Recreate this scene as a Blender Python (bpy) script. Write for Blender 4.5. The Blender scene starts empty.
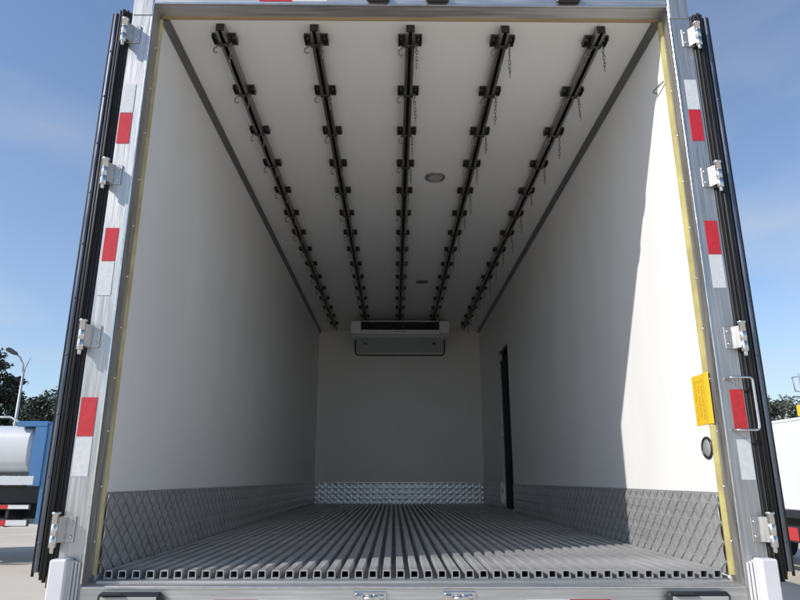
import bpy, math, random
from mathutils import Vector, Matrix
R = math.radians
S = bpy.context.scene
C = S.collection
F = 1.25                      # cargo floor height above the ground (m)

# ------------------------------------------------------------------ camera
cam = bpy.data.cameras.new('camera')
cam.sensor_width = 36.0
cam.lens = 36.0 * 632.8 / 800.0
cam.clip_start = 0.05
cam.clip_end = 3000
camo = bpy.data.objects.new('camera', cam)
C.objects.link(camo)
camo.location = (-0.079, -2.498, F + 0.350)
camo.rotation_euler = (R(90 + 15.741), R(-0.017), R(-0.541))
S.camera = camo

# ------------------------------------------------------------------ light
SUN_TRAVEL = Vector((1.0, 0.463, -0.773)).normalized()
to_sun = -SUN_TRAVEL
elev = math.asin(to_sun.z)
world = bpy.data.worlds.new('World')
S.world = world
world.use_nodes = True
wn, wl = world.node_tree.nodes, world.node_tree.links
wn.clear()
sky = wn.new('ShaderNodeTexSky')
sky.sky_type = 'NISHITA'
sky.sun_disc = False
sky.sun_elevation = elev
sky.sun_rotation = math.atan2(to_sun.x, to_sun.y)
sky.altitude = 50
sky.air_density = 1.0
sky.dust_density = 0.6
sky.ozone_density = 4.0
bg = wn.new('ShaderNodeBackground')
bg.inputs['Strength'].default_value = 0.088
wo = wn.new('ShaderNodeOutputWorld')
tc = wn.new('ShaderNodeTexCoord')
mp = wn.new('ShaderNodeMapping')
mp.inputs['Scale'].default_value = (1.0, 1.0, 3.2)
mp.inputs['Location'].default_value = (5.37, 1.5, 0.5)
cn = wn.new('ShaderNodeTexNoise')
cn.inputs['Scale'].default_value = 1.7
cn.inputs['Detail'].default_value = 7
cn.inputs['Roughness'].default_value = 0.55
cr = wn.new('ShaderNodeValToRGB')
cr.color_ramp.elements[0].position = 0.46
cr.color_ramp.elements[0].color = (0, 0, 0, 1)
cr.color_ramp.elements[1].position = 0.70
cr.color_ramp.elements[1].color = (0.75, 0.75, 0.75, 1)
cm = wn.new('ShaderNodeMixRGB')
cm.inputs['Color2'].default_value = (3.7, 3.9, 4.2, 1)
wl.new(tc.outputs['Generated'], mp.inputs['Vector'])
wl.new(mp.outputs['Vector'], cn.inputs['Vector'])
wl.new(cn.outputs['Fac'], cr.inputs['Fac'])
sx = wn.new('ShaderNodeSeparateXYZ')
wl.new(tc.outputs['Generated'], sx.inputs['Vector'])
hz = wn.new('ShaderNodeMapRange')          # thin haze and cloud thicken towards the horizon all round
hz.inputs['From Min'].default_value = 0.0; hz.inputs['From Max'].default_value = 0.75
hz.inputs['To Min'].default_value = 1.0; hz.inputs['To Max'].default_value = 0.0
wl.new(sx.outputs['Z'], hz.inputs['Value'])
cf = wn.new('ShaderNodeMath'); cf.operation = 'MULTIPLY'
wl.new(cr.outputs['Color'], cf.inputs[0]); wl.new(hz.outputs['Result'], cf.inputs[1])
hb = wn.new('ShaderNodeMath'); hb.operation = 'MULTIPLY_ADD'; hb.use_clamp = True
hb.inputs[1].default_value = 0.22
wl.new(hz.outputs['Result'], hb.inputs[0]); wl.new(cf.outputs['Value'], hb.inputs[2])
wl.new(hb.outputs['Value'], cm.inputs['Fac'])
wl.new(sky.outputs['Color'], cm.inputs['Color1'])
wl.new(cm.outputs['Color'], bg.inputs['Color'])
wl.new(bg.outputs['Background'], wo.inputs['Surface'])

sun = bpy.data.lights.new('sun', 'SUN')
sun.energy = 2.0
sun.angle = R(0.55)
sun.color = (1.0, 0.96, 0.91)
suno = bpy.data.objects.new('sun', sun)
C.objects.link(suno)
suno.rotation_euler = SUN_TRAVEL.to_track_quat('-Z', 'Y').to_euler()
suno.location = (-20, -12, 20)

S.view_settings.view_transform = 'Standard'
S.view_settings.look = 'None'
S.view_settings.exposure = 1.0
S.view_settings.gamma = 1.0
S.view_settings.use_curve_mapping = False
S.render.engine = 'CYCLES'
S.cycles.max_bounces = 20
S.cycles.diffuse_bounces = 16
S.cycles.glossy_bounces = 6
S.cycles.use_denoising = True
S.cycles.caustics_reflective = False
S.cycles.caustics_refractive = False
S.cycles.sample_clamp_indirect = 6.0

# ------------------------------------------------------------------ materials
def mat(name, col, rough=0.5, metal=0.0, var=0.0, vscale=4.0, vstretch=(1, 1, 1), rvar=0.0,
        bump=0.0, bscale=40.0, bstretch=(1, 1, 1), spec=0.5, col2=None, lo=0.35, hi=0.65, detail=5, coat=0.0):
    """Principled material: noise between col and col2 (or col scaled by var), optional rough noise and bump."""
    m = bpy.data.materials.new(name)
    m.use_nodes = True
    n, l = m.node_tree.nodes, m.node_tree.links
    b = n['Principled BSDF']
    b.inputs['Metallic'].default_value = metal
    b.inputs['Roughness'].default_value = rough
    b.inputs['Specular IOR Level'].default_value = spec
    b.inputs['Coat Weight'].default_value = coat
    b.inputs['Base Color'].default_value = (*col, 1)
    t = n.new('ShaderNodeTexCoord')
    if var or col2 or rvar:
        mpn = n.new('ShaderNodeMapping'); mpn.inputs['Scale'].default_value = vstretch
        l.new(t.outputs['Object'], mpn.inputs['Vector'])
        no = n.new('ShaderNodeTexNoise')
        no.inputs['Scale'].default_value = vscale
        no.inputs['Detail'].default_value = detail
        l.new(mpn.outputs['Vector'], no.inputs['Vector'])
        rp = n.new('ShaderNodeValToRGB')
        rp.color_ramp.elements[0].position = lo
        rp.color_ramp.elements[1].position = hi
        if col2 is None:
            col2 = tuple(max(0, c * (1 - var)) for c in col)
        rp.color_ramp.elements[0].color = (*col2, 1)
        rp.color_ramp.elements[1].color = (*col, 1)
        l.new(no.outputs['Fac'], rp.inputs['Fac'])
        l.new(rp.outputs['Color'], b.inputs['Base Color'])
        if rvar:
            mr = n.new('ShaderNodeMapRange')
            mr.inputs['From Min'].default_value = 0.3; mr.inputs['From Max'].default_value = 0.7
            mr.inputs['To Min'].default_value = rough - rvar; mr.inputs['To Max'].default_value = rough + rvar
            l.new(no.outputs['Fac'], mr.inputs['Value'])
            l.new(mr.outputs['Result'], b.inputs['Roughness'])
    if bump:
        mb_ = n.new('ShaderNodeMapping'); mb_.inputs['Scale'].default_value = bstretch
        l.new(t.outputs['Object'], mb_.inputs['Vector'])
        bn = n.new('ShaderNodeTexNoise'); bn.inputs['Scale'].default_value = bscale; bn.inputs['Detail'].default_value = 4
        l.new(mb_.outputs['Vector'], bn.inputs['Vector'])
        bu = n.new('ShaderNodeBump'); bu.inputs['Strength'].default_value = bump; bu.inputs['Distance'].default_value = 0.01
        l.new(bn.outputs['Fac'], bu.inputs['Height'])
        l.new(bu.outputs['Normal'], b.inputs['Normal'])
    return m

M = {}
M['panel'] = mat('white_gelcoat', (0.895, 0.885, 0.865), 0.36, var=0.05, vscale=1.8, vstretch=(1, 1.6, 0.35), rvar=0.05, bump=0.05, bscale=3.0)
M['ceil'] = mat('white_gelcoat_ceiling', (0.89, 0.875, 0.85), 0.42, var=0.035, vscale=1.2, rvar=0.05, bump=0.05, bscale=3.0)
M['skin'] = mat('white_outer_skin', (0.80, 0.80, 0.80), 0.3, var=0.04, vscale=1.0)
M['steel'] = mat('brushed_stainless', (0.57, 0.555, 0.535), 0.45, 0.92, var=0.24, vscale=6, vstretch=(14, 14, 0.6), rvar=0.08, bump=0.10, bscale=60, bstretch=(6, 6, 0.12))
M['steelx'] = mat('brushed_stainless_crosswise', (0.63, 0.615, 0.59), 0.45, 0.9, var=0.2, vscale=6, vstretch=(0.6, 14, 14), rvar=0.08, bump=0.10, bscale=60, bstretch=(0.12, 6, 6))
M['chrome'] = mat('polished_steel', (0.72, 0.72, 0.71), 0.22, 1.0, var=0.15, vscale=30, rvar=0.06)
M['tread'] = mat('embossed_aluminium', (0.68, 0.68, 0.675), 0.32, 0.6, var=0.10, vscale=3, rvar=0.02, detail=2)
M['alu'] = mat('extruded_aluminium', (0.62, 0.62, 0.62), 0.42, 0.5, var=0.25, vscale=9, vstretch=(3, 0.5, 1), rvar=0.10)
M['aludark'] = mat('dark_aluminium_channel', (0.32, 0.32, 0.33), 0.6, 0.5, var=0.3, vscale=8)  # darker aluminium for the base plate between the floor rails
M['strip'] = mat('grey_corner_strip', (0.26, 0.265, 0.26), 0.45, 0.6, var=0.12, vscale=5)
M['rail'] = mat('zinc_plated_rail', (0.40, 0.37, 0.32), 0.42, 0.9, var=0.25, vscale=7, rvar=0.08)
M['slot'] = mat('rail_slot_black', (0.018, 0.017, 0.016), 0.7)
M['bracket'] = mat('dark_zinc_bracket', (0.13, 0.12, 0.105), 0.45, 0.7, var=0.3, vscale=40)
M['chain'] = mat('chain_steel', (0.34, 0.31, 0.27), 0.4, 0.9, var=0.3, vscale=60)
M['rubber'] = mat('black_rubber', (0.016, 0.016, 0.017), 0.55, var=0.3, vscale=12)
M['rubberbrown'] = mat('dusty_rubber', (0.026, 0.023, 0.020), 0.6, var=0.4, vscale=16)
M['doortrim'] = mat('anodised_door_edge', (0.16, 0.17, 0.20), 0.30, 1.0, var=0.25, vscale=8, vstretch=(6, 6, 0.7), rvar=0.08)
M['yellow'] = mat('yellow_sealant', (0.62, 0.55, 0.20), 0.55, col2=(0.45, 0.38, 0.16), vscale=9, bump=0.25, bscale=45)
M['yellowworn'] = mat('yellow_sealant_worn', (0.66, 0.58, 0.30), 0.6, col2=(0.46, 0.36, 0.18), vscale=7, bump=0.3, bscale=40, lo=0.36, hi=0.60)
M['yellowbrown'] = mat('brown_sealant', (0.44, 0.33, 0.17), 0.6, col2=(0.36, 0.26, 0.14), vscale=3, bump=0.2, bscale=40)
M['red'] = mat('red_reflective_tape', (0.62, 0.022, 0.03), 0.35, var=0.18, vscale=60, coat=0.3)
M['white'] = mat('white_reflective_tape', (0.72, 0.73, 0.72), 0.35, var=0.12, vscale=60, coat=0.3)
M['whiteplastic'] = mat('white_plastic', (0.74, 0.73, 0.74), 0.45, var=0.06, vscale=8)
M['blackplastic'] = mat('black_plastic', (0.02, 0.02, 0.022), 0.35)
M['redlens'] = mat('red_lens', (0.42, 0.01, 0.015), 0.15, coat=0.6)
M['amberlens'] = mat('amber_lens', (0.6, 0.2, 0.01), 0.15, coat=0.6)
M['lampglass'] = mat('frosted_lamp_cover', (0.42, 0.41, 0.39), 0.3)
M['sticker'] = mat('yellow_sticker', (0.80, 0.52, 0.03), 0.45, var=0.08, vscale=30)
M['ink'] = mat('sticker_ink', (0.58, 0.35, 0.02), 0.5)
M['coolwhite'] = mat('evaporator_casing', (0.86, 0.86, 0.86), 0.4, var=0.05, vscale=4)
M['coolgrey'] = mat('evaporator_drip_tray', (0.66, 0.67, 0.68), 0.45, var=0.1, vscale=4)
M['concrete'] = mat('pale_concrete', (0.66, 0.585, 0.48), 0.85, col2=(0.55, 0.48, 0.39), vscale=0.45, bump=0.3, bscale=14, detail=9)
M['asphalt'] = mat('asphalt', (0.060, 0.060, 0.063), 0.85, var=0.3, vscale=2.0, bump=0.4, bscale=60)
M['kerb'] = mat('kerb_concrete', (0.48, 0.46, 0.44), 0.8, var=0.15, vscale=3)
M['chassis'] = mat('chassis_black', (0.022, 0.022, 0.024), 0.5, var=0.3, vscale=5)
M['tyre'] = mat('tyre_rubber', (0.022, 0.021, 0.020), 0.8, var=0.2, vscale=8)
M['rim'] = mat('wheel_steel', (0.45, 0.45, 0.46), 0.45, 0.6, var=0.2, vscale=10)
M['bluepaint'] = mat('blue_paint', (0.045, 0.17, 0.38), 0.32, var=0.12, vscale=2, coat=0.4)
M['tankwhite'] = mat('pale_tank_paint', (0.62, 0.64, 0.65), 0.4, var=0.06, vscale=1.5)
M['truckwhite'] = mat('white_truck_paint', (0.80, 0.80, 0.79), 0.35, var=0.04, vscale=1.0, coat=0.2)
M['glass'] = mat('dark_vehicle_glass', (0.02, 0.025, 0.03), 0.06, spec=0.8)
M['pole'] = mat('galvanised_pole', (0.50, 0.51, 0.52), 0.5, 0.5, var=0.1)
M['bark'] = mat('bark', (0.09, 0.065, 0.045), 0.9, var=0.4, vscale=6, vstretch=(4, 4, 1))
def leafmat(name, c1, c2):
    m = mat(name, c1, 0.6, col2=c2, vscale=1.3, lo=0.3, hi=0.7)
    b = m.node_tree.nodes['Principled BSDF']
    b.inputs['Transmission Weight'].default_value = 0.0
    return m
M['leafa'] = leafmat('conifer_leaf', (0.075, 0.092, 0.062), (0.038, 0.050, 0.036))
M['leafb'] = leafmat('broadleaf', (0.085, 0.105, 0.058), (0.040, 0.054, 0.034))
M['leafc'] = leafmat('haze_tinted_leaf', (0.125, 0.140, 0.095), (0.075, 0.088, 0.062))  # distance haze painted into the leaf colour, paler and greyer

# ------------------------------------------------------------------ mesh helpers
class MB:
    """Collects shapes; build() links them as ONE mesh object."""
    def __init__(s):
        s.v, s.f, s.mi, s.sm = [], [], [], []
        s.cur = 0; s.smooth = False
    def add(s, vs, fs, smooth=None):
        o = len(s.v)
        s.v += [tuple(p) for p in vs]
        for f in fs:
            s.f.append(tuple(i + o for i in f)); s.mi.append(s.cur); s.sm.append(s.smooth if smooth is None else smooth)
        return s
    def m(s, i): s.cur = i; return s
    def box(s, x0, x1, y0, y1, z0, z1, c=0.0):
        if c <= 0:
            vs = [(x, y, z) for z in (z0, z1) for y in (y0, y1) for x in (x0, x1)]
            return s.add(vs, [(0, 2, 3, 1), (4, 5, 7, 6), (0, 1, 5, 4), (2, 6, 7, 3), (0, 4, 6, 2), (1, 3, 7, 5)], False)
        c = min(c, (x1 - x0) * .45, (y1 - y0) * .45, (z1 - z0) * .45)
        X, Y, Z = (x0, x1), (y0, y1), (z0, z1)
        vs = []; idx = {}
        for i in (0, 1):
            for j in (0, 1):
                for k in (0, 1):
                    sx, sy, sz = 1 - 2 * i, 1 - 2 * j, 1 - 2 * k
                    for a in range(3):
                        p = [X[i] + sx * c, Y[j] + sy * c, Z[k] + sz * c]
                        p[a] = (X[i], Y[j], Z[k])[a]
                        idx[(i, j, k, a)] = len(vs); vs.append(p)
        fs = []
        for a in range(3):
            b, d = (a + 1) % 3, (a + 2) % 3
            for e in (0, 1):
                def key(u, w, e=e, a=a, b=b, d=d):
                    t = [0, 0, 0]; t[a] = e; t[b] = u; t[d] = w
                    return idx[(*t, a)]
                q = [key(0, 0), key(1, 0), key(1, 1), key(0, 1)]
                fs.append(q if e else q[::-1])
        for a in range(3):                       # edges between faces b and d, running along a
            b, d = (a + 1) % 3, (a + 2) % 3
            for u in (0, 1):
                for w in (0, 1):
                    def key(e, ax, u=u, w=w, a=a, b=b, d=d):
                        t = [0, 0, 0]; t[a] = e; t[b] = u; t[d] = w
                        return idx[(*t, ax)]
                    q = [key(0, b), key(1, b), key(1, d), key(0, d)]
                    fs.append(q if (u ^ w) else q[::-1])
        for i in (0, 1):
            for j in (0, 1):
                for k in (0, 1):
                    q = [idx[(i, j, k, a)] for a in range(3)]
                    fs.append(q if (i + j + k) % 2 else q[::-1])
        return s.add(vs, fs, False)
    def prism(s, prof, axis, a0, a1, cap=True, smooth=False):
        """prof: 2-D polygon in the two other axes (order x,y,z without axis), swept from a0 to a1."""
        n = len(prof); vs = []
        for a in (a0, a1):
            for p in prof:
                t = list(p); t.insert(axis, a); vs.append(t)
        fs = [(i, (i + 1) % n, n + (i + 1) % n, n + i) for i in range(n)]
        s.add(vs, fs, smooth)
        if cap:
            o = len(s.v) - 2 * n
            for f in (tuple(range(n))[::-1], tuple(range(n, 2 * n))):
                s.f.append(tuple(i + o for i in f)); s.mi.append(s.cur); s.sm.append(False)
        return s
    def tube(s, pts, r, n=8, closed=False, cap=True, r1=None):
        pts = [Vector(p) for p in pts]; N = len(pts); rings = []
        up = None
        for i, p in enumerate(pts):
            if closed: t = pts[(i + 1) % N] - pts[i - 1]
            else: t = pts[min(i + 1, N - 1)] - pts[max(i - 1, 0)]
            t.normalize()
            if up is None:
                a = Vector((0, 0, 1)) if abs(t.z) < .9 else Vector((1, 0, 0))
                up = (a - t * a.dot(t)).normalized()
            else:
                up = (up - t * up.dot(t)).normalized()
            sd = t.cross(up)
            rr = r if r1 is None else r + (r1 - r) * i / (N - 1)
            rings.append([p + (up * math.cos(2 * math.pi * k / n) + sd * math.sin(2 * math.pi * k / n)) * rr for k in range(n)])
        vs = [v for g in rings for v in g]; fs = []
        for i in range(N if closed else N - 1):
            j = (i + 1) % N
            for k in range(n):
                fs.append((i * n + k, i * n + (k + 1) % n, j * n + (k + 1) % n, j * n + k))
        s.add(vs, fs, True)
        if cap and not closed:
            o = len(s.v) - N * n
            for f in (tuple(range(n))[::-1], tuple(range((N - 1) * n, N * n))):
                s.f.append(tuple(i + o for i in f)); s.mi.append(s.cur); s.sm.append(False)
        return s
    def cyl(s, p0, p1, r, n=12, r1=None):
        return s.tube([p0, p1], r, n, r1=r1)
    def lathe(s, prof, c, axis, n=24):
        """prof: (radius, height) pairs, turned round `axis` (0/1/2) at centre c."""
        vs = []
        b, d = (axis + 1) % 3, (axis + 2) % 3
        for r, h in prof:
            for k in range(n):
                t = [0, 0, 0]; t[axis] = h
                t[b] = r * math.cos(2 * math.pi * k / n); t[d] = r * math.sin(2 * math.pi * k / n)
                vs.append((t[0] + c[0], t[1] + c[1], t[2] + c[2]))
        fs = []
        for i in range(len(prof) - 1):
            for k in range(n):
                fs.append((i * n + k, i * n + (k + 1) % n, (i + 1) * n + (k + 1) % n, (i + 1) * n + k))
        return s.add(vs, fs, True)
    def mesh(s, name, mats):
        me = bpy.data.meshes.new(name)
        me.from_pydata(s.v, [], s.f)
        for m_ in (mats if isinstance(mats, (list, tuple)) else [mats]):
            me.materials.append(M[m_])
        me.polygons.foreach_set('material_index', s.mi)
        me.polygons.foreach_set('use_smooth', s.sm)
        me.validate(); me.update()
        return me

def put(name, me, parent=None, loc=(0, 0, 0), label=None, cat=None, group=None, kind=None):
    o = bpy.data.objects.new(name, me)
    C.objects.link(o)
    o.location = loc
    if parent is not None: o.parent = parent
    if label: o['label'] = label
    if cat: o['category'] = cat
    if group: o['group'] = group
    if kind: o['kind'] = kind
    return o
def part(name, mb, mats, parent, loc=(0, 0, 0), label=None, kind=None):
    return put(name, mb.mesh(name, mats), parent, loc, label, kind=kind)
def thing(name, label, cat, loc=(0, 0, 0), rz=0.0, group=None):
    o = put(name, None, None, loc, label, cat, group)
    o.rotation_euler = (0, 0, rz)
    o.empty_display_size = 0.3
    return o
FL = (0, 0, F)

# ------------------------------------------------------------------ the setting
g = MB(); g.add([(-900, -900, 0), (900, -900, 0), (900, 900, 0), (-900, 900, 0)], [(0, 1, 2, 3)])
put('ground', g.mesh('ground', 'concrete'), kind='structure')
g = MB(); g.add([(-70, 22, .004), (70, 22, .004), (70, 29, .004), (-70, 29, .004)], [(0, 1, 2, 3)])
put('road', g.mesh('road', 'asphalt'), kind='structure')

# ------------------------------------------------------------------ the refrigerated truck
truck = thing('refrigerated_truck', 'white refrigerated box truck seen from behind with rear doors folded open', 'truck')
HI, YB, Y0, W = 2.486, 6.824, 0.085, 1.2       # inside height, depth of bulkhead, start of lining, half width

for s_, nm in ((-1, 'left'), (1, 'right')):
    b = MB()
    if s_ < 0:
        b.box(-1.298, -W, Y0, YB + .09, -.12, HI)
    else:
        b.box(W, 1.298, Y0, 4.525, -.12, HI)
        b.box(W, 1.298, 5.06, YB + .09, -.12, HI)
        b.box(W, 1.298, 4.525, 5.06, 1.83, HI)
        b.box(W, 1.298, 4.525, 5.06, -.12, .012)
    part('side_wall', b, 'panel', truck, FL, 'white insulated side wall of the cargo box, %s' %
         ('in shade' if s_ < 0 else 'with the sunlit patch'))
b = MB(); b.box(-W, W, YB, YB + .09, -.12, HI)
part('bulkhead', b, 'panel', truck, FL, 'white front wall at the far end of the cargo box')
b = MB(); b.box(-1.298, 1.298, Y0, YB + .09, HI, HI + .10)
ceiling = part('ceiling', b, 'ceil', truck, FL, 'white flat ceiling of the cargo box')

# floor: base plate and hollow extruded rails
b = MB(); b.box(-W, W, .0885, YB, -.12, -.0155)
floor = part('floor', b, 'aludark', truck, FL, 'ribbed aluminium cargo floor')
b = MB()
hw, hh, t = .0165, .030, .0042
out = [(-hw, 0), (hw, 0), (hw - .002, hh - .002), (hw - .004, hh), (-hw + .004, hh), (-hw + .002, hh - .002)]
inn = [(-hw + t, t), (hw - t, t), (hw - t - .001, hh - t - .001), (hw - t - .002, hh - t), (-hw + t + .002, hh - t), (-hw + t + .001, hh - t - .001)]
Lr = YB - .10
for (a0, dr) in ((0.0, 1),):
    n = 6
    vs = [(x, 0, z) for x, z in out] + [(x, Lr, z) for x, z in out] + [(x, 0, z) for x, z in inn] + [(x, Lr, z) for x, z in inn]
    fs = []
    for i in range(n):
        j = (i + 1) % n
        fs += [(i, j, n + j, n + i)]                        # outside
        fs += [(2 * n + j, 2 * n + i, 3 * n + i, 3 * n + j)]  # inside
        fs += [(j, i, 2 * n + i, 2 * n + j)]                # front rim
    fs += [tuple(range(3 * n, 4 * n))]
    b.add(vs, fs, False)
railme = b.mesh('floor_rail', 'alu')
for i in range(45):
    x = -1.157 + 2.314 * i / 44
    put('floor_rail', railme, floor, (x, .094, -.015))

# kick plates of embossed diamonds
def diamonds(length, rows, pw, ph, raise_=.0035, gap=.0085):
    """Flat sheet of pillow diamonds in (u, v), height h: list of verts (u, v, h) and faces."""
    vs, fs = [], []
    dr = random.Random(int(length * 1000))
    H = rows * ph
    nu = int(length / pw)
    pw = length / nu
    cl = lambda u, v: (min(max(u, 0), length), min(max(v, 0), H))
    for j in range(0, 2 * rows + 1):
        for i in range(0, nu + 1):
            cu, cv = (i + (.5 if j % 2 else 0)) * pw, j * ph / 2
            if cu > length + 1e-6: continue
            O = [(cu - pw / 2, cv), (cu, cv - ph / 2), (cu + pw / 2, cv), (cu, cv + ph / 2)]
            k = 1 - gap / ph
            k2 = k - .015
            o = len(vs)
            tilt = dr.uniform(-.05, .05)
            slope = (-.075 if j % 2 else .045) * dr.uniform(.8, 1.2)
            for kk, h in ((1, -.0056), (k, -.0052), (k2, raise_ * .6)):
                for (u, v) in O:
                    hh_ = h + (slope * (v - cv) * kk + raise_ * .5 if h > 0 else 0)
                    vs.append((*cl(cu + (u - cu) * kk, cv + (v - cv) * kk), hh_))
            vs.append((*cl(cu + dr.uniform(-.06, .06) * pw, cv + tilt * ph), raise_ * (1.75 + .3 * dr.random())))
            for r_ in (0, 4):
                for e in range(4):
                    f = (e + 1) % 4
                    fs.append((o + r_ + e, o + r_ + f, o + r_ + 4 + f, o + r_ + 4 + e))
            for e in range(4):
                fs.append((o + 8 + e, o + 8 + (e + 1) % 4, o + 12))
    good = []
    for f in fs:
        pts = [vs[i] for i in f]
        a = 0
        for i in range(len(pts)):
            p, q_ = pts[i], pts[(i + 1) % len(pts)]
            a += p[0] * q_[1] - q_[0] * p[1]
        if abs(a) > 1e-8: good.append(f)
    return vs, good
KH = .298
def kick(length, conv):
    vs, fs = diamonds(length, 4, .088, (KH - .012) / 4)
    b = MB(); b.add([conv(u, v + .004, h) for u, v, h in vs], fs, False)
    return b
lab = 'diamond embossed metal kick plate along the foot of the %s'
b = kick(YB - Y0 - .01, lambda u, v, h: (-W + .0065 + h, Y0 + .005 + u, v)); b.box(-W, -W + .0006, Y0 + .004, YB, .0, KH)
part('kick_plate', b, 'tread', truck, FL, lab % 'left wall')
b = kick(4.50 - Y0, lambda u, v, h: (W - .0065 - h, Y0 + .005 + u, v)); b.box(W - .0006, W, Y0 + .004, 4.50, .0, KH)
part('kick_plate', b, 'tread', truck, FL, lab % 'right wall, sunlit near the opening')
b = kick(YB - 5.09, lambda u, v, h: (W - .0065 - h, 5.085 + u, v)); b.box(W - .0006, W, 5.085, YB, .0, KH)
part('kick_plate', b, 'tread', truck, FL, lab % 'right wall beyond the side door')
b = kick(2 * W - .03, lambda u, v, h: (-W + .015 + u, YB - .0065 - h, v)); b.box(-W + .014, W - .014, YB - .0006, YB, .0, KH)
part('kick_plate', b, 'tread', truck, FL, lab % 'front wall')

# corner strips where walls meet ceiling
for s_ in (-1, 1):
    b = MB()
    pr = [(s_ * W, HI), (s_ * W, HI - .031), (s_ * (W - .005), HI - .031), (s_ * (W - .026), HI - .008), (s_ * (W - .031), HI - .006), (s_ * (W - .031), HI)]
    b.prism(pr if s_ < 0 else pr[::-1], 1, Y0 + .004, YB)
    part('corner_strip', b, 'strip', truck, FL, 'grey corner strip between ceiling and %s wall' % ('left' if s_ < 0 else 'right'))

# yellow sealant round the opening
b = MB(); b.prism([(-W - .006, .070), (-W + .002, .073), (-W + .004, .083), (-W + .002, .092), (-W - .006, .096)], 2, -.0, HI - .016)
part('edge_seal', b, 'yellowworn', truck, FL, 'worn yellow sealant strip down the left edge of the opening')
b = MB(); b.prism([(W + .006, .062), (W - .003, .066), (W - .005, .082), (W - .002, .094), (W + .006, .098)], 2, -.0, HI - .016)
part('edge_seal', b, 'yellow', truck, FL, 'sunlit yellow sealant strip down the right edge of the opening')
b = MB(); b.prism([(.072, HI + .006), (.074, HI - .001), (.083, HI - .003), (.091, HI - .001), (.095, HI + .006)], 0, -W, W)
part('edge_seal', b, 'yellowbrown', truck, FL, 'brownish yellow sealant strip under the top of the opening')

# rear frame
FI, FO, ZT, ZS = 1.212, 1.306, 2.4995, -.027
for s_ in (-1, 1):
    b = MB()
    pr = [(s_ * FO, 0), (s_ * (FI + .002), 0), (s_ * FI, .003), (s_ * (FI - .0005), .012), (s_ * (W + .003), .0845), (s_ * FO, .0845)]
    b.prism(pr if s_ > 0 else pr[::-1], 2, -.20, ZT + .13)
    pl = part('frame_post', b, 'steel', truck, FL, 'stainless steel %s post of the rear door frame' % ('left' if s_ < 0 else 'right'))
    c = MB(); c.box(s_ * FI - .0035, s_ * FI + .0035, -.0035, .0, -.02, ZT, .001)
    part('lip', c, 'chrome', pl)
    for z in (.12, .32, .53, .74, .95, 1.17, 1.4, 1.62, 1.85, 2.08, 2.3):          # rivets in the reveal
        c = MB(); c.lathe([(.0055, 0), (.0050, -.002), (.0028, -.0034), (.0, -.0038)] if s_ > 0 else [(.0055, 0), (.0050, .002), (.0028, .0034), (.0, .0038)],
                          (s_ * (W + .0065), .058, z), 0, 8)
        part('rivet', c, 'chrome', pl)
b = MB(); b.prism([(0, ZT), (0, ZT + .13), (.0845, ZT + .13), (.0845, HI + .003), (.012, ZT - .0005), (.003, ZT - .001)], 0, -FI + .0, FI - .0)
hd = part('header', b, 'steelx', truck, FL, 'stainless steel header across the top of the door opening')
b = MB(); b.box(-FI + .004, FI - .004, -.0035, .0, ZT - .001, ZT + .006, .001)
part('lip', b, 'chrome', hd)
for s_ in (-1, 1):
    b = MB(); b.box(min(s_ * (FI + .004), s_ * (FO - .002)), max(s_ * (FI + .004), s_ * (FO - .002)), -.003, .0, 2.435, ZT + .13, .001)
    part('corner_plate', b, 'steel', hd)
b = MB(); b.prism([(0, -.22), (0, ZS - .004), (.003, ZS), (.0885, ZS + .004), (.0885, -.22)], 0, -FI, FI)
sill = part('sill', b, 'steelx', truck, FL, 'stainless steel sill along the bottom of the door opening')
b = MB(); b.box(-FI + .004, FI - .004, -.004, .0, ZS - .009, ZS - .001, .0012)
part('lip', b, 'chrome', sill)
b = MB(); b.box(-1.18, 1.18, .050, .0875, ZS + .0015, -.0165, .001)
part('threshold_strip', b, 'steelx', sill)

# header lamps and tape (their lower edges reach into the picture)
for x0, x1, m_, nm in ((-.72, -.565, 'red', 'reflective_tape'), (-.565, -.40, 'white', 'reflective_tape')):
    b = MB(); b.box(x0, x1, -.0016, 0, ZT + .017, ZT + .067)
    part(nm, b, m_, hd, label=('red' if m_ == 'red' else 'white') + ' reflective tape on the header')
for x in (-.16, .12, .74):
    b = MB(); b.box(x - .055, x + .055, -.022, 0, ZT + .012, ZT + .052, .008); b.m(1).box(x - .045, x + .045, -.030, -.022, ZT + .017, ZT + .047, .004)
    part('marker_lamp', b, ['blackplastic', 'redlens'], hd)

# reflective tape on posts
TAPE = [(-1, 'white', -1.302, -1.247, 1.918, 2.063), (-1, 'red', -1.302, -1.247, 1.765, 1.915),
        (-1, 'red', -1.296, -1.241, 1.219, 1.366), (-1, 'white', -1.296, -1.241, 1.070, 1.216),
        (-1, 'red', -1.300, -1.238, .506, .655), (-1, 'white', -1.300, -1.238, .357, .503),
        (1, 'white', 1.242, 1.296, 1.950, 2.103), (1, 'red', 1.242, 1.296, 1.792, 1.947),
        (1, 'red', 1.243, 1.297, 1.258, 1.410), (1, 'white', 1.243, 1.297, 1.110, 1.256),
        (1, 'red', 1.250, 1.302, .527, .690), (1, 'white', 1.250, 1.302, .345, .496)]
for s_, m_, x0, x1, z0, z1 in TAPE:
    b = MB(); b.box(x0, x1, -.0018, 0, z0, z1)
    part('reflective_tape', b, m_, truck, FL, '%s reflective tape on the %s post' % (m_, 'left' if s_ < 0 else 'right'))
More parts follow.
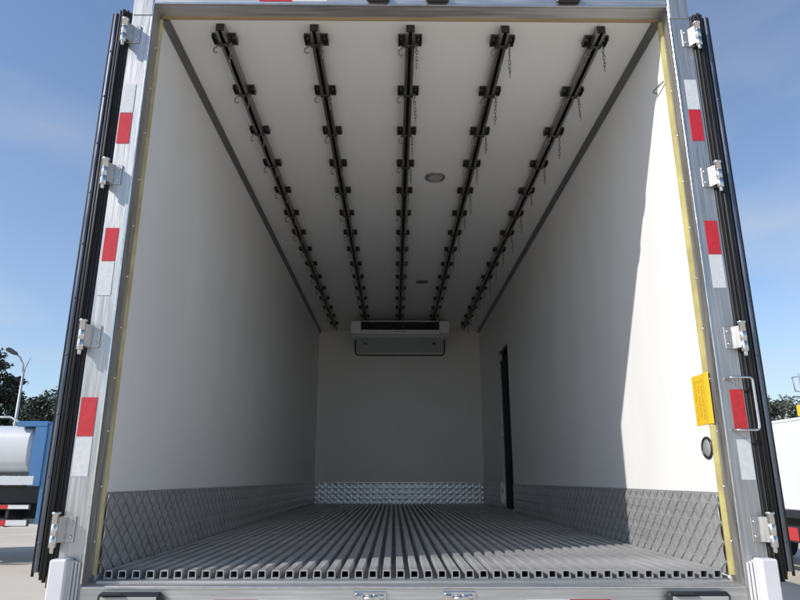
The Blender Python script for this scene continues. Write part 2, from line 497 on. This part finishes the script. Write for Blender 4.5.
# tape and lamps on the sill beam
for x0, x1, m_ in ((-.724, -.572, 'red'), (-.570, -.417, 'white'), (.405, .56, 'white'), (.562, .71, 'red')):
    b = MB(); b.box(x0, x1, -.0018, 0, -.122, -.072)
    part('reflective_tape', b, m_, sill, label='%s reflective tape on the sill beam' % m_)
for s_ in (-1, 1):
    cx = s_ * 1.02
    b = MB(); b.box(cx - .115, cx + .115, -.040, 0, -.180, -.043, .012)
    b.m(1).box(cx - .10, cx + .02, -.046, -.040, -.17, -.088, .004); b.m(2).box(cx + .024, cx + .10, -.046, -.040, -.17, -.088, .004); b.m(3).box(cx - .10, cx + .10, -.044, -.040, -.085, -.056, .002)
    b.m(0).box(cx - .10, cx - .02, -.055, -.0405, -.05, -.0435, .002)
    part('tail_lamp', b, ['blackplastic', 'redlens', 'amberlens', 'lampglass'], truck, FL, 'black framed tail lamp under the %s of the sill' % ('left' if s_ < 0 else 'right'))
for cx in (-.165, .158):
    b = MB()
    b.box(cx - .06, cx + .06, -.006, 0, -.085, -.045, .002)
    b.box(cx - .052, cx - .024, -.035, -.006, -.078, -.050, .004); b.box(cx + .012, cx + .036, -.030, -.006, -.082, -.054, .004)
    b.cyl((cx - .03, -.024, -.066), (cx + .05, -.020, -.062), .007, 8)
    part('lock_keeper', b, 'chrome', truck, FL)
for s_ in (-1, 1):
    b = MB()
    x0, x1 = sorted((s_ * 1.246, s_ * 1.308))
    b.box(x0, x1, -.060, 0, -.20, .070, .006)
    for k in range(3):
        a, c_ = sorted((s_ * (1.240 - .010 * k), s_ * (1.246 - .010 * k)))
        b.box(a, c_, -.022 + .006 * k, 0, -.20, .062 - .004 * k, .0015)
    part('bumper_block', b, 'whiteplastic', truck, FL, 'white plastic buffer at the foot of the %s post' % ('left' if s_ < 0 else 'right'))

# hinges
for s_ in (-1, 1):
    for z in (2.325, 1.612, .898, .168):
        hg = put('hinge', None, truck, (s_ * 1.318, -.034, F + z))
        b = MB(); x0, x1 = sorted((-s_ * .060, -s_ * .002))
        pr = [(x0, .030), (x1, .030), (x1, .0339), (x0, .0339)]
        b.box(x0, x1, .0290, .0338, -.046, .046, .0015)
        b.prism([(-s_ * .012, .029), (-s_ * .030, .029), (-s_ * .006, -.010), (s_ * .006, -.010)][::(1 if s_ < 0 else -1)], 2, -.044, .044)
        part('leaf', b, 'steel', hg)
        b = MB()
        b.lathe([(0, -.062), (.010, -.062), (.013, -.059), (.013, -.022), (.0115, -.021), (.0115, -.019), (.013, -.018), (.013, .018), (.0115, .019),
                 (.0115, .021), (.013, .022), (.013, .054), (.016, .055), (.016, .061), (.013, .063), (0, .063)], (0, 0, 0), 2, 16)
        b.lathe([(0, -.080), (.006, -.080), (.0075, -.076), (.0075, -.060)], (0, 0, 0), 2, 8)
        part('barrel', b, 'chrome', hg)
        for zz in (-.026, .026):
            for xx in (-.047,):
                b = MB(); b.lathe([(.0065, .029), (.0065, .026), (.004, .0235), (0, .0235)][::1], (s_ * xx * 1.0, 0, zz), 1, 6)
                part('screw', b, 'chrome', hg)
        b = MB(); x0, x1 = sorted((s_ * .004, s_ * .016)); b.box(x0, x1, .004, .036, -.05, .05, .001)
        part('door_leaf', b, 'chrome', hg)

# rear doors, swung right round against the side walls: we see their hinge edges
for s_ in (-1, 1):
    dn = 'left' if s_ < 0 else 'right'
    d = put('rear_door', None, truck, (s_ * 1.316, .012, F), 'open %s rear door folded flat along the side of the box, black gasket on its edge' % dn)
    X = lambda a, b_: sorted((s_ * a, s_ * b_))
    b = MB(); b.box(*X(.006, .070), .014, 1.20, .012, 2.44, .004); part('panel', b, 'skin', d)
    b = MB()                                                     # rounded edge profile facing the camera
    pr = [(s_ * x, y) for x, y in ((.058, .020), (.058, -.002), (.060, -.010), (.066, -.014), (.073, -.013), (.079, -.006), (.081, .004), (.081, .03), (.071, .03))]
    b.prism(pr if s_ < 0 else pr[::-1], 2, .020, 2.445, smooth=False); part('edge_trim', b, 'doortrim', d)
    b = MB(); b.box(*X(-.0085, .058), -.013, .030, .004, 2.452, .007); part('edge_cover', b, 'rubber', d)
    for x, y, r, z0, z1 in ((.046, -.010, .0065, -.006, 2.458), (.032, -.013, .0075, -.014, 2.462), (.084, .002, .0055, .004, 2.450)):
        b = MB(); b.tube([(s_ * x, y, z0), (s_ * x, y, (z0 + z1) / 2), (s_ * x, y, z1)], r, 8); part('gasket', b, 'rubber', d)
    for x, y in ((.020, -.010), (.010, -.014)):
        b = MB(); pr = [(s_ * (x - .003), -.004), (s_ * (x - .002), y - .006), (s_ * (x + .001), y - .008), (s_ * (x + .003), -.004)]
        b.prism(pr if s_ > 0 else pr[::-1], 2, -.032, 2.455); part('lip_seal', b, 'rubberbrown', d)
    for z in [.12 + .235 * k for k in range(10)]:
        b = MB(); b.lathe([(.005, 0), (.0045, -.0025), (.002, -.004), (0, -.004)], (s_ * .068, -.0135, z), 1, 8); part('rivet', b, 'doortrim', d)
    b = MB(); b.box(*X(.071, .078), .03, 1.20, .02, 2.43, .002); part('inner_liner', b, 'panel', d)

# grab handle round the lowest right tape
pts = []
hx0, hx1, hz0, hz1, rr = 1.243, 1.327, .530, .733, .014
def arc(cx, cz, a0, a1, n=5):
    return [(cx + rr * math.cos(R(a0 + (a1 - a0) * k / (n - 1))), -.036, cz + rr * math.sin(R(a0 + (a1 - a0) * k / (n - 1)))) for k in range(n)]
path = [(hx0, 0, hz1 - .002), (hx0, -.028, hz1), (hx0 + .008, -.036, hz1)] + arc(hx1 - rr, hz1 - rr, 90, 0) + arc(hx1 - rr, hz0 + rr, 0, -90) + [(hx0 + .008, -.036, hz0), (hx0, -.028, hz0), (hx0, 0, hz0 + .002)]
b = MB(); b.tube(path, .0052, 8)
part('grab_handle', b, 'chrome', truck, FL, 'bent chrome grab handle framing the red tape on the right post')

# ceiling rails with brackets, pins and chains
def link_pts(L, w, n=8):
    return [(w * math.cos(2 * math.pi * k / n), L * math.sin(2 * math.pi * k / n)) for k in range(n)]
def chain_mesh(seed, nl):
    rnd = random.Random(seed); b = MB(); z = 0; x = 0; y = 0
    for i in range(nl):
        a = (0 if i % 2 else 90) + rnd.uniform(-25, 25)
        lean = rnd.uniform(-.10, .10)
        p = [(x + u * math.cos(R(a)) + v * lean, y + u * math.sin(R(a)), z - .012 + v) for u, v in link_pts(.0145, .0062, 8)]
        b.tube(p, .0021, 5, closed=True)
        z -= .0215; x += rnd.uniform(-.0015, .0015)
    b.tube([(x, y, z + .004), (x + .004, y, z - .012), (x + .001, y, z - .030)], .003, 5)
    return b.mesh('chain', 'chain')
chains = [chain_mesh(3 + k, n) for k, n in enumerate((6, 7, 5, 6, 3, 4))]
b = MB()
b.tube([(-.026, 0, .006), (-.040, .004, -.006), (-.056, .006, -.024), (-.055, .006, -.042), (-.043, .006, -.050), (-.033, .006, -.044)], .0038, 6)
pinme = b.mesh('locking_pin', 'chain')
b = MB()
for s_ in (-1, 1):
    x0, x1 = sorted((s_ * .025, s_ * .060))
    b.box(x0, x1, -.032, .032, -.007, 0, .001)                       # plate screwed to ceiling
    b.box(*sorted((s_ * .0555, s_ * .060)), -.032, .032, -.026, -.007, .001)  # folded edges
    b.box(x0, x1, .026, .032, -.026, -.0072, .001)
    b.box(*sorted((s_ * .0235, s_ * .028)), -.022, .022, -.047, -.007, .001)   # cheek beside the rail
    b.lathe([(.011, -.007), (.011, -.015), (.008, -.017), (0, -.017)], (s_ * .042, -.004, 0), 2, 6)
b.box(-.028, .028, -.010, .010, -.051, -.047, .001)
brme = b.mesh('bracket', 'bracket')
NB, BP, BY = 15, .4305, .212
rnd = random.Random(11)
order = ['leftmost', 'second from the left', 'middle', 'second from the right', 'rightmost']
for ri, x in enumerate((-.932, -.474, -.004, .460, .930)):
    yend = 6.55 if ri in (0, 4) else 6.30
    b = MB(); L = yend - .118
    # C channel, slot facing down
    for s_ in (-1, 1):
        b.box(*sorted((s_ * .0190, s_ * .0225)), 0, L, -.042, 0, .0008)
        b.box(*sorted((s_ * .0085, s_ * .0225)), 0, L, -.0455, -.0422, .0008)
    b.box(-.0188, .0188, 0, L, -.0035, 0)
    b.m(1).box(-.0187, .0187, .004, L - .004, -.0098, -.0037)
    b.m(1).box(-.0185, .0185, -.003, .004, -.038, -.001, .001)
    rl = part('ceiling_rail', b, ['rail', 'slot'], truck, (x, .118, F + HI), 'slotted metal hanging rail on the ceiling, ' + order[ri])
    for k in range(NB):
        y = BY + BP * k - .118
        if y > L - .03: break
        put('bracket', brme, rl, (0, y, -.0005))
        c = put('chain', chains[rnd.randrange(4) if ri > 1 else 4 + rnd.randrange(2)], rl, (.034 + rnd.uniform(-.004, .004), y - .012, -.046))
        c.rotation_euler = (R(rnd.uniform(-4, 4)), R(rnd.uniform(-5, 5)), R(rnd.uniform(0, 360)))
        c.scale = (1, 1, rnd.uniform(.8, 1.1))
        c = put('locking_pin', pinme, rl, (0, y + .022, -.034))
        c.rotation_euler = (R(rnd.uniform(-12, 12)), R(rnd.uniform(-14, 14)), 0)

# ceiling lamp and small vent
lamp = put('ceiling_lamp', None, truck, (.218, 1.738, F + HI), 'round flush lamp in the ceiling, switched off')
b = MB(); b.lathe([(.074, 0), (.074, -.006), (.070, -.011), (.060, -.013), (.056, -.010), (.056, -.004)], (0, 0, 0), 2, 32); part('rim', b, 'strip', lamp)
b = MB(); b.lathe([(.056, -.006), (.040, -.010), (.020, -.012), (0, -.0125)], (0, 0, 0), 2, 32); part('lens', b, 'lampglass', lamp)
b = MB(); b.box(-.068, .068, -.04, .04, -.016, 0, .004); b.m(1)
for k in range(4): b.box(-.058, .058, -.030 + .017 * k, -.022 + .017 * k, -.0175, -.0161)
part('ceiling_vent', b, ['strip', 'blackplastic'], truck, (.232, 4.29, F + HI), 'small grey vent in the ceiling near the far end')

# evaporator at the far end
ev = put('cooling_unit', None, truck, (0, 0, F), 'white evaporator unit under the ceiling at the far wall')
y0 = 5.86
for s_ in (-1, 1):
    b = MB(); x0, x1 = sorted((s_ * .532, s_ * .668)); b.box(x0, x1, y0 - .012, 6.70, 2.235, 2.413, .012)
    part('end_cap', b, 'coolwhite', ev)
b = MB(); b.box(-.532, .532, y0 + .02, 6.70, 2.405, 2.420, .003); b.box(-.532, .532, y0, 6.70, 2.232, 2.289, .006)
b.box(-.532, .532, y0 + .22, y0 + .23, 2.289, 2.405); part('housing', b, 'coolwhite', ev)
b = MB(); b.box(-.532, .532, y0 + .10, y0 + .12, 2.289, 2.405)
for k in range(5): b.box(-.53, .53, y0 + .02, y0 + .05, 2.302 + .022 * k, 2.304 + .022 * k)
for k in range(7): b.box(-.50 + .166 * k - .002, -.50 + .166 * k + .002, y0 + .022, y0 + .1, 2.29, 2.404)
part('air_outlet', b, 'blackplastic', ev)
b = MB(); b.prism([(y0 + .03, 2.2315), (6.76, 2.2315), (6.76, 2.15), (y0 + .06, 2.19)], 0, -.645, .645); tr_ = part('drip_tray', b, 'coolgrey', ev)
b = MB()
ub = [(-.612, 6.05, 2.19), (-.612, 6.05, 2.02), (-.600, 6.05, 1.988), (-.570, 6.05, 1.972), (.570, 6.05, 1.972), (.600, 6.05, 1.988), (.612, 6.05, 2.02), (.612, 6.05, 2.19)]
b.tube(ub, .010, 6); part('guard_bar', b, 'blackplastic', ev)
for s_ in (-1, 1):
    b = MB(); b.cyl((s_ * .48, 6.2, 2.176), (s_ * .48, 6.2, 2.155), .022, 10); part('drain', b, 'blackplastic', tr_)
b = MB(); b.box(-.09, .09, y0 - .003, y0, 2.262, 2.268); part('name_plate', b, 'blackplastic', ev)

# side door set in the right wall
sd = put('side_door', None, truck, (0, 0, F), 'side doorway in the right wall with black gasket')
b = MB()
b.box(1.205, 1.290, 4.990, 5.055, .020, 1.825, .006); b.box(1.215, 1.290, 4.530, 4.548, .020, 1.825, .003)
b.box(1.212, 1.290, 4.550, 4.988, 1.800, 1.825, .004); part('gasket', b, 'rubber', sd)
b = MB(); b.box(1.262, 1.292, 4.550, 4.988, .03, 1.798, .004); part('panel', b, 'blackplastic', sd)
b = MB(); b.box(1.1935, 1.206, 5.057, 5.082, .0, 1.84, .002); part('trim', b, 'chrome', sd)
b = MB(); b.box(1.185, 1.1995, 5.09, 5.30, .03, .30, .004); b.cyl((1.184, 5.2, .22), (1.176, 5.2, .22), .03, 12); part('hinge_plate', b, 'chrome', sd)
b = MB(); b.box(1.190, 1.206, 4.93, 4.99, 1.70, 1.775, .004); b.box(1.160, 1.19, 4.95, 4.97, 1.70, 1.71, .002); part('latch', b, 'whiteplastic', sd)
b = MB(); b.box(1.175, 1.198, 4.50, 4.528, -.01, .03, .003); part('door_stop', b, 'whiteplastic', sd)

# sticker, round plug and small hook on the right wall
st = MB(); st.prism([(W, .200), (1.1985, .200), (1.1985, .106), (1.1935, .092), (1.1925, .078), (1.195, .060), (1.199, .052), (1.2, .060), (W, .1)], 2, .562, .768)
st = part('warning_sticker', st, 'sticker', truck, FL, 'yellow sticker with columns of small print on the right wall')
rnd = random.Random(5)
for col in range(3):
    y = .112 + .027 * col
    z = .745
    while z > .590:
        b = MB(); h = rnd.uniform(.011, .018)
        b.box(1.1981, 1.19845, y, y + .018, z - .003, z); b.box(1.1981, 1.19845, y + rnd.uniform(.002, .009), y + .013, z - h, z - .0031)
        if rnd.random() < .6: b.box(1.1981, 1.19845, y, y + .018, z - h - .0031, z - h - .0001)
        part('print_mark', b, 'ink', st)
        z -= h + rnd.uniform(.007, .010)
pg = put('round_recess', None, truck, (W, .134, F + .470), 'round chrome drain plug on the sunlit wall')
b = MB(); b.lathe([(.045, .0), (.045, -.005), (.042, -.008), (.038, -.008), (.036, -.003), (.036, .0)], (0, 0, 0), 0, 28); part('ring', b, 'blackplastic', pg)
b = MB(); b.lathe([(.036, -.002), (.030, -.006), (.016, -.010), (0, -.011)], (0, 0, 0), 0, 24); part('plug', b, 'tread', pg)
b = MB(); b.tube([(1.2, .185, 2.156), (1.180, .180, 2.156), (1.176, .165, 2.157), (1.182, .125, 2.156), (1.19, .09, 2.157)], .004, 6)
part('tie_hook', b, 'strip', truck, FL, 'thin dark wire hook high on the right wall')

# outside of the box, chassis, wheels, cab
b = MB()
for s_ in (-1, 1): b.box(*sorted((s_ * 1.299, s_ * 1.306)), .086, YB + .09, -.20, HI + .10, .001)
b.box(-1.306, 1.306, .086, YB + .10, HI + .1005, HI + .118, .004)
b.box(-1.298, 1.298, YB + .0905, YB + .10, -.12, HI + .10)
part('outer_skin', b, 'skin', truck, FL)
b = MB()
for s_ in (-1, 1): b.box(*sorted((s_ * .36, s_ * .44)), .02, 9.2, .80, 1.03, .004)
for y in (.3, 1.5, 2.7, 3.9, 5.1, 6.3): b.box(-1.25, 1.25, y, y + .08, 1.0305, 1.129, .004)
b.box(-1.0, 1.0, .10, .16, .42, .54, .006); b.box(-.40, -.34, .11, .15, .54, .80); b.box(.34, .40, .11, .15, .54, .80)
b.cyl((-.95, 1.9, .50), (.95, 1.9, .50), .07, 12); b.cyl((-.95, 8.0, .50), (.95, 8.0, .50), .05, 12)
for s_ in (-1, 1):
    for y in (1.9, 8.0): b.box(*sorted((s_ * .36, s_ * .44)), y - .45, y + .45, .57, .80, .01)
part('chassis', b, 'chassis', truck)
def wheel_meshes(r, w):
    b = MB(); b.lathe([(r * .56, -w / 2), (r * .80, -w / 2 - .008), (r * .96, -w / 2 + .01), (r, -w * .32), (r, w * .32), (r * .96, w / 2 - .01), (r * .80, w / 2 + .008), (r * .56, w / 2)], (0, 0, 0), 0, 28)
    ty = b.mesh('tyre', 'tyre')
    b = MB(); b.lathe([(r * .58, -w / 2), (r * .54, -w * .30), (r * .30, -w * .12), (r * .20, -w * .34), (0, -w * .36)], (0, 0, 0), 0, 24)
    b.lathe([(r * .58, w / 2), (r * .54, w * .30), (r * .30, w * .12), (r * .20, w * .34), (0, w * .36)], (0, 0, 0), 0, 24)
    return ty, b.mesh('rim', 'rim')
TY, RM = wheel_meshes(.50, .26)
def wheel(parent, loc, ty=TY, rm=RM, rz=0):
    w = put('wheel', None, parent, loc); w.rotation_euler = (0, 0, rz)
    put('tyre', ty, w); put('rim', rm, w)
for s_ in (-1, 1):
    wheel(truck, (s_ * 1.08, 1.9, .50)); wheel(truck, (s_ * .78, 1.9, .50)); wheel(truck, (s_ * 1.06, 8.0, .50))
b = MB(); b.prism([(7.1, .62), (7.1, 2.75), (7.35, 2.95), (8.5, 2.92), (9.0, 1.85), (9.15, 1.55), (9.15, .5), (8.62, .5), (8.55, .95), (8.0, 1.12), (7.45, .95), (7.38, .62)][::-1], 0, -1.15, 1.15)
part('cab', b, 'truckwhite', truck)

# ------------------------------------------------------------------ parked tank truck on the left
tk = thing('tank_truck', 'pale tank truck with blue cab parked on the left behind the open door', 'truck', (-6.47, 10.35, 0))
# local: x forward (to the right), y away from us, wheels on z = 0
b = MB()
prof = []
for k in range(28):                                            # rounded-box tank section in (y, z)
    a = 2 * math.pi * k / 28
    ex = .55
    cy, sz = math.cos(a), math.sin(a)
    prof.append((1.15 + 1.10 * math.copysign(abs(cy) ** ex, cy), 2.16 + .50 * math.copysign(abs(sz) ** ex, sz)))
b.prism(prof, 0, -5.6, -.86, cap=False, smooth=True)
for (xa, xb) in ((-5.6, -5.72), (-.86, -.72)):                  # dished ends
    n = len(prof); c = [(1.15 + (y - 1.15) * .86, 2.16 + (z - 2.16) * .80) for y, z in prof]
    vs = [(xa, y, z) for y, z in prof] + [(xb, y, z) for y, z in c]
    fs = [(i, (i + 1) % n, n + (i + 1) % n, n + i) for i in range(n)]
    b.add(vs, fs, True); b.add([(xb, y, z) for y, z in c], [tuple(range(n))], False)
tank = part('tank', b, 'tankwhite', tk)
for x in (-4.9, -3.3, -1.9):
    b = MB(); b.box(x - .03, x + .03, .035, .049, 1.75, 2.55, .004); part('tank_strap', b, 'tankwhite', tank)
b = MB(); b.tube([(-3.2, .5, 2.64), (-3.2, .5, 2.82), (-1.55, .5, 2.82), (-1.35, .5, 2.72), (-1.3, .5, 2.64)], .022, 6)
part('top_rail', b, 'pole', tk)
b = MB(); b.box(-5.6, -.62, .02, .34, 1.47, 1.64, .01); part('side_beam', b, 'tankwhite', tk)
b = MB(); b.prism([(-.50, .75), (-.50, 2.60), (-.40, 2.68), (1.0, 2.66), (1.45, 1.9), (1.55, 1.5), (1.55, .55), (1.25, .55), (1.15, .95), (.62, 1.05), (.15, .95), (.05, .75)], 1, .06, 2.24)
cab = part('cab', b, 'bluepaint', tk)
b = MB(); b.box(-1.12, -.50, .03, 2.27, 2.59, 2.70, .015); b.box(-.74, -.50, .03, .12, 1.45, 2.59, .01); b.box(-.74, -.50, 2.18, 2.27, 1.45, 2.59, .01); part('cab_guard', b, 'bluepaint', tk)
b = MB(); b.prism([(.35, 1.75), (.35, 2.45), (.95, 2.45), (1.28, 1.80), (1.28, 1.75)], 1, .052, .06); part('window', b, 'glass', cab)
b = MB(); b.box(-5.6, 1.5, .60, .70, .82, 1.30, .01); b.box(-5.6, 1.5, 1.60, 1.70, .82, 1.30, .01)
b.box(-2.6, -1.4, .30, .60, .85, 1.25, .03)
for x in (-4.6, -.3 + .9): b.cyl((x, .3, .48), (x, 2.0, .48), .06, 8)
part('chassis', b, 'chassis', tk)
b = MB(); b.box(-5.5, -.55, .30, .36, 1.125, 1.46, .005); part('skirt', b, 'chassis', tk)
for z0, z1 in ((1.02, 1.115), (.715, .84)):
    gr = MB(); gr.box(-3.9, -.60, .02, .05, z0, z1, .003); gr = part('side_guard', gr, 'chassis', tk)
    for k in range(8):
        b = MB(); x = -3.83 + .40 * k; b.box(x, x + .395, .0165, .0195, z0 + .012, z1 - .012); part('reflective_tape', b, 'white' if k % 2 else 'red', gr)
for x in (-3.4, -2.3, -1.05):
    b = MB(); b.box(x - .03, x + .03, .05, .60, .70, 1.12, .004)
    part('guard_bracket', b, 'chassis', tk)
T2, R2 = wheel_meshes(.48, .25)
for x in (-4.6, .6):
    for y in (.24, 2.06): wheel(tk, (x, y, .48), T2, R2, R(90))
b = MB(); b.box(-1.9, -1.25, .06, .12, .36, .46, .004); part('lower_guard', b, 'red', tk)

# ------------------------------------------------------------------ white truck parked on the right
wt = thing('white_truck', 'white box truck parked on the right behind the open door', 'truck', (6.4, 6.6, 0))
# local: x to the right, y forward (away), left side of its body at x = 0
b = MB(); b.box(0, 2.1, 0, 4.2, 1.10, 2.52, .02); body = part('body', b, 'truckwhite', wt)
b = MB(); b.box(-.012, 2.112, -.012, 4.212, 2.50, 2.545, .006); part('top_rail', b, 'skin', body)
for y in (1.05, 2.1, 3.15):
    b = MB(); b.box(-.008, -.0, y - .02, y + .02, 1.12, 2.50, .002); part('seam', b, 'truckwhite', body)
b = MB(); b.box(.0, 2.1, 0, 4.2, .98, 1.095, .01); b.box(.62, .72, -.1, 6.1, .66, .975, .006); b.box(1.38, 1.48, -.1, 6.1, .66, .975, .006)
b.box(.05, 2.05, -.06, -.0, .56, .70, .01); b.box(.66, .70, -.05, -.0, .70, .97); b.box(1.40, 1.44, -.05, 0, .70, .97)
for y in (.95, 5.2): b.cyl((.3, y, .40), (1.8, y, .40), .05, 8)
b.box(.62, .72, .6, 1.3, .45, .66); b.box(1.38, 1.48, .6, 1.3, .45, .66); b.box(.62, .72, 4.9, 5.5, .45, .66); b.box(1.38, 1.48, 4.9, 5.5, .45, .66)
part('chassis', b, 'chassis', wt)
gd = MB(); gd.box(.03, .07, 1.6, 4.1, .60, .86, .006); gd = part('side_guard', gd, 'chassis', wt)
for k in range(6):
    b = MB(); b.box(.0265, .0295, 1.65 + .4 * k, 1.65 + .4 * k + .30, .63, .83); part('reflective_tape', b, 'red' if k % 2 == 0 else 'white', gd)
for y in (1.8, 3.9):
    b = MB(); b.box(.07, .62, y, y + .06, .70, .80); part('guard_bracket', b, 'chassis', wt)
b = MB(); b.prism([(4.35, .50), (4.35, 2.15), (4.45, 2.25), (5.5, 2.22), (5.95, 1.5), (6.05, 1.25), (6.05, .45), (5.72, .45), (5.62, .80), (5.2, .90), (4.78, .80), (4.70, .50)][::-1], 0, .12, 1.98)
cab2 = part('cab', b, 'truckwhite', wt)
b = MB(); b.prism([(4.75, 1.42), (4.75, 2.02), (5.42, 2.02), (5.72, 1.48), (5.72, 1.42)][::-1], 0, .112, .12); part('window', b, 'glass', cab2)
for s_ in (.12, 1.9):
    b = MB(); b.box(s_, s_ + .1, -.075, -.06, .58, .68, .006); part('tail_lamp', b, 'redlens', wt)
T3, R3 = wheel_meshes(.40, .22)
for x in (.28, 1.82):
    for y in (.95, 5.2): wheel(wt, (x, y, .40), T3, R3)

# ------------------------------------------------------------------ trees, street lamp, sign
def leaf_quads(b, c, rad, n, size, rnd, droop=0.0):
    for _ in range(n):
        while True:
            p = Vector((rnd.uniform(-1, 1), rnd.uniform(-1, 1), rnd.uniform(-1, 1)))
            if p.length < 1: break
        p = Vector((p.x * rad[0], p.y * rad[1], p.z * rad[2])) + Vector(c)
        a, e = rnd.uniform(0, 6.283), rnd.uniform(-.9, .6)
        d = Vector((math.cos(a) * math.cos(e), math.sin(a) * math.cos(e), math.sin(e) - droop)).normalized()
        u = d.orthogonal().normalized(); u = (Matrix.Rotation(rnd.uniform(0, 6.28), 3, d) @ u)
        L, w = size * rnd.uniform(.7, 1.4), size * rnd.uniform(.28, .5)
        b.add([p, p + d * L * .5 + u * w, p + d * L, p + d * L * .5 - u * w], [(0, 1, 2, 3)], False)
def tree(loc, h, r, kind, leaf, label, group, seed, n_cl=46, conifer=False, size=.26):
    rnd = random.Random(seed)
    t = thing('conifer_tree' if conifer else 'broadleaf_tree', label, 'tree', loc, rnd.uniform(0, 6), group)
    tr = MB(); cr_ = MB()
    top = Vector((rnd.uniform(-.2, .2), rnd.uniform(-.2, .2), h * .93))
    tr.tube([(0, 0, -.05), (0.03, .02, h * .3), tuple(top * .6), tuple(top)], h * .022 + .05, 8, r1=.025)
    for k in range(n_cl):
        f = rnd.random() ** .8
        zz = h * (.16 + .82 * f)
        if conifer: rr_ = r * (1.02 - f) ** .8
        else: rr_ = r * math.sin(math.pi * (.16 + .80 * f)) ** .6
        a = rnd.uniform(0, 6.283); q_ = rr_ * rnd.uniform(.45, 1.0)
        c = Vector((math.cos(a) * q_, math.sin(a) * q_, zz))
        base = Vector((top.x * f * .8, top.y * f * .8, zz - q_ * (.15 if conifer else .55)))
        if base.z > h * .12:
            tr.tube([tuple(base), tuple(base.lerp(c, .55) + Vector((0, 0, .06))), tuple(c)], .045 * (1.15 - f), 5, r1=.012, cap=False)
        cs = (.38 + .22 * rnd.random()) * r * (.62 if conifer else .66)
        leaf_quads(cr_, c, (cs, cs, cs * (.42 if conifer else .7)), 90 if conifer else 80, size * .78, rnd, .25 if conifer else .1)
    part('trunk', tr, 'bark', t); part('crown', cr_, leaf, t)
G1 = 'trees behind the tank truck'
tree((-25.4, 37.0, 0), 9.6, 2.8, 0, 'leafa', 'tallest dark conifer behind the tank truck at the left picture edge', G1, 2, 64, True)
tree((-24.0, 37.5, 0), 7.8, 1.9, 0, 'leafa', 'slim dark conifer beside the street lamp', G1, 7, 54, True)
tree((-20.9, 35.0, 0), 6.2, 2.2, 0, 'leafa', 'low dark conifer to the right of the street lamp', G1, 4, 54, True, .24)
tree((-18.7, 34.5, 0), 6.1, 2.2, 0, 'leafb', 'low bushy tree just left of the open door', G1, 9, 50, False, .22)
tree((-23.6, 42.0, 0), 7.4, 2.8, 0, 'leafb', 'bushy green tree behind the street lamp', G1, 15, 50, False)
tree((-26.4, 43.0, 0), 6.6, 2.9, 0, 'leafb', 'rounded green tree at the left picture edge behind the tall conifer', G1, 21, 56, False)
tree((-20.3, 41.5, 0), 6.9, 2.9, 0, 'leafb', 'round grey green tree between the low conifer and the open door', G1, 23, 56, False)
G2 = 'far trees on the right'
for k, (x, y, h, lb) in enumerate(((37.6, 62.0, 9.3, 'haze-tinted far tree just right of the open door'), (40.6, 64.0, 9.9, 'haze-tinted far tree under the small sign'), (43.5, 63.0, 9.6, 'haze-tinted far tree at the right picture edge'), (34.5, 66.0, 9.2, 'haze-tinted far tree mostly hidden by the right door'))):
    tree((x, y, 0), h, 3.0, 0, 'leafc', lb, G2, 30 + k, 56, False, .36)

lp = thing('street_lamp', 'tall grey street lamp with dark head above the tank truck', 'street lamp', (-17.02, 26.4, 0))
b = MB(); b.tube([(0, 0, 0), (0, 0, 3.5), (.0, 0, 6.3)], .085, 10, r1=.05); b.tube([(0, 0, .0), (0, 0, .35)], .14, 10); part('pole', b, 'pole', lp)
b = MB(); b.tube([(0, 0, 6.1), (-.05, -.02, 6.6), (-.22, -.08, 6.95), (-.42, -.15, 7.1)], .042, 8, r1=.032); part('arm', b, 'pole', lp)
b = MB(); b.tube([(0, 0, 6.1), (.06, .03, 6.5), (.16, .10, 6.95)], .03, 6, r1=.018); part('arm', b, 'pole', lp)
b = MB(); b.prism([(-.30, 7.03), (-.36, 7.16), (-.66, 7.36), (-.80, 7.32), (-.78, 7.20), (-.5, 7.05)], 1, -.30, -.08); part('lamp_head', b, 'blackplastic', lp)

sg = thing('sign_mast', 'thin mast with small open sign frame and yellow box at the right edge', 'sign', (29.45, 43.2, 0))
b = MB(); b.tube([(0, 0, 0), (0, 0, 5.0), (0, 0, 9.0)], .06, 8, r1=.04); part('pole', b, 'pole', sg)
b = MB(); b.tube([(-.5, 0, 8.7), (-.42, 0, 7.7), (.55, 0, 7.6), (.5, 0, 8.8)], .05, 6, closed=True); b.box(-.45, .5, -.03, .03, 7.25, 7.35); part('frame', b, 'strip', sg)
b = MB(); b.box(-.40, .55, -.25, .25, 5.9, 6.7, .03); part('box', b, 'sticker', sg)
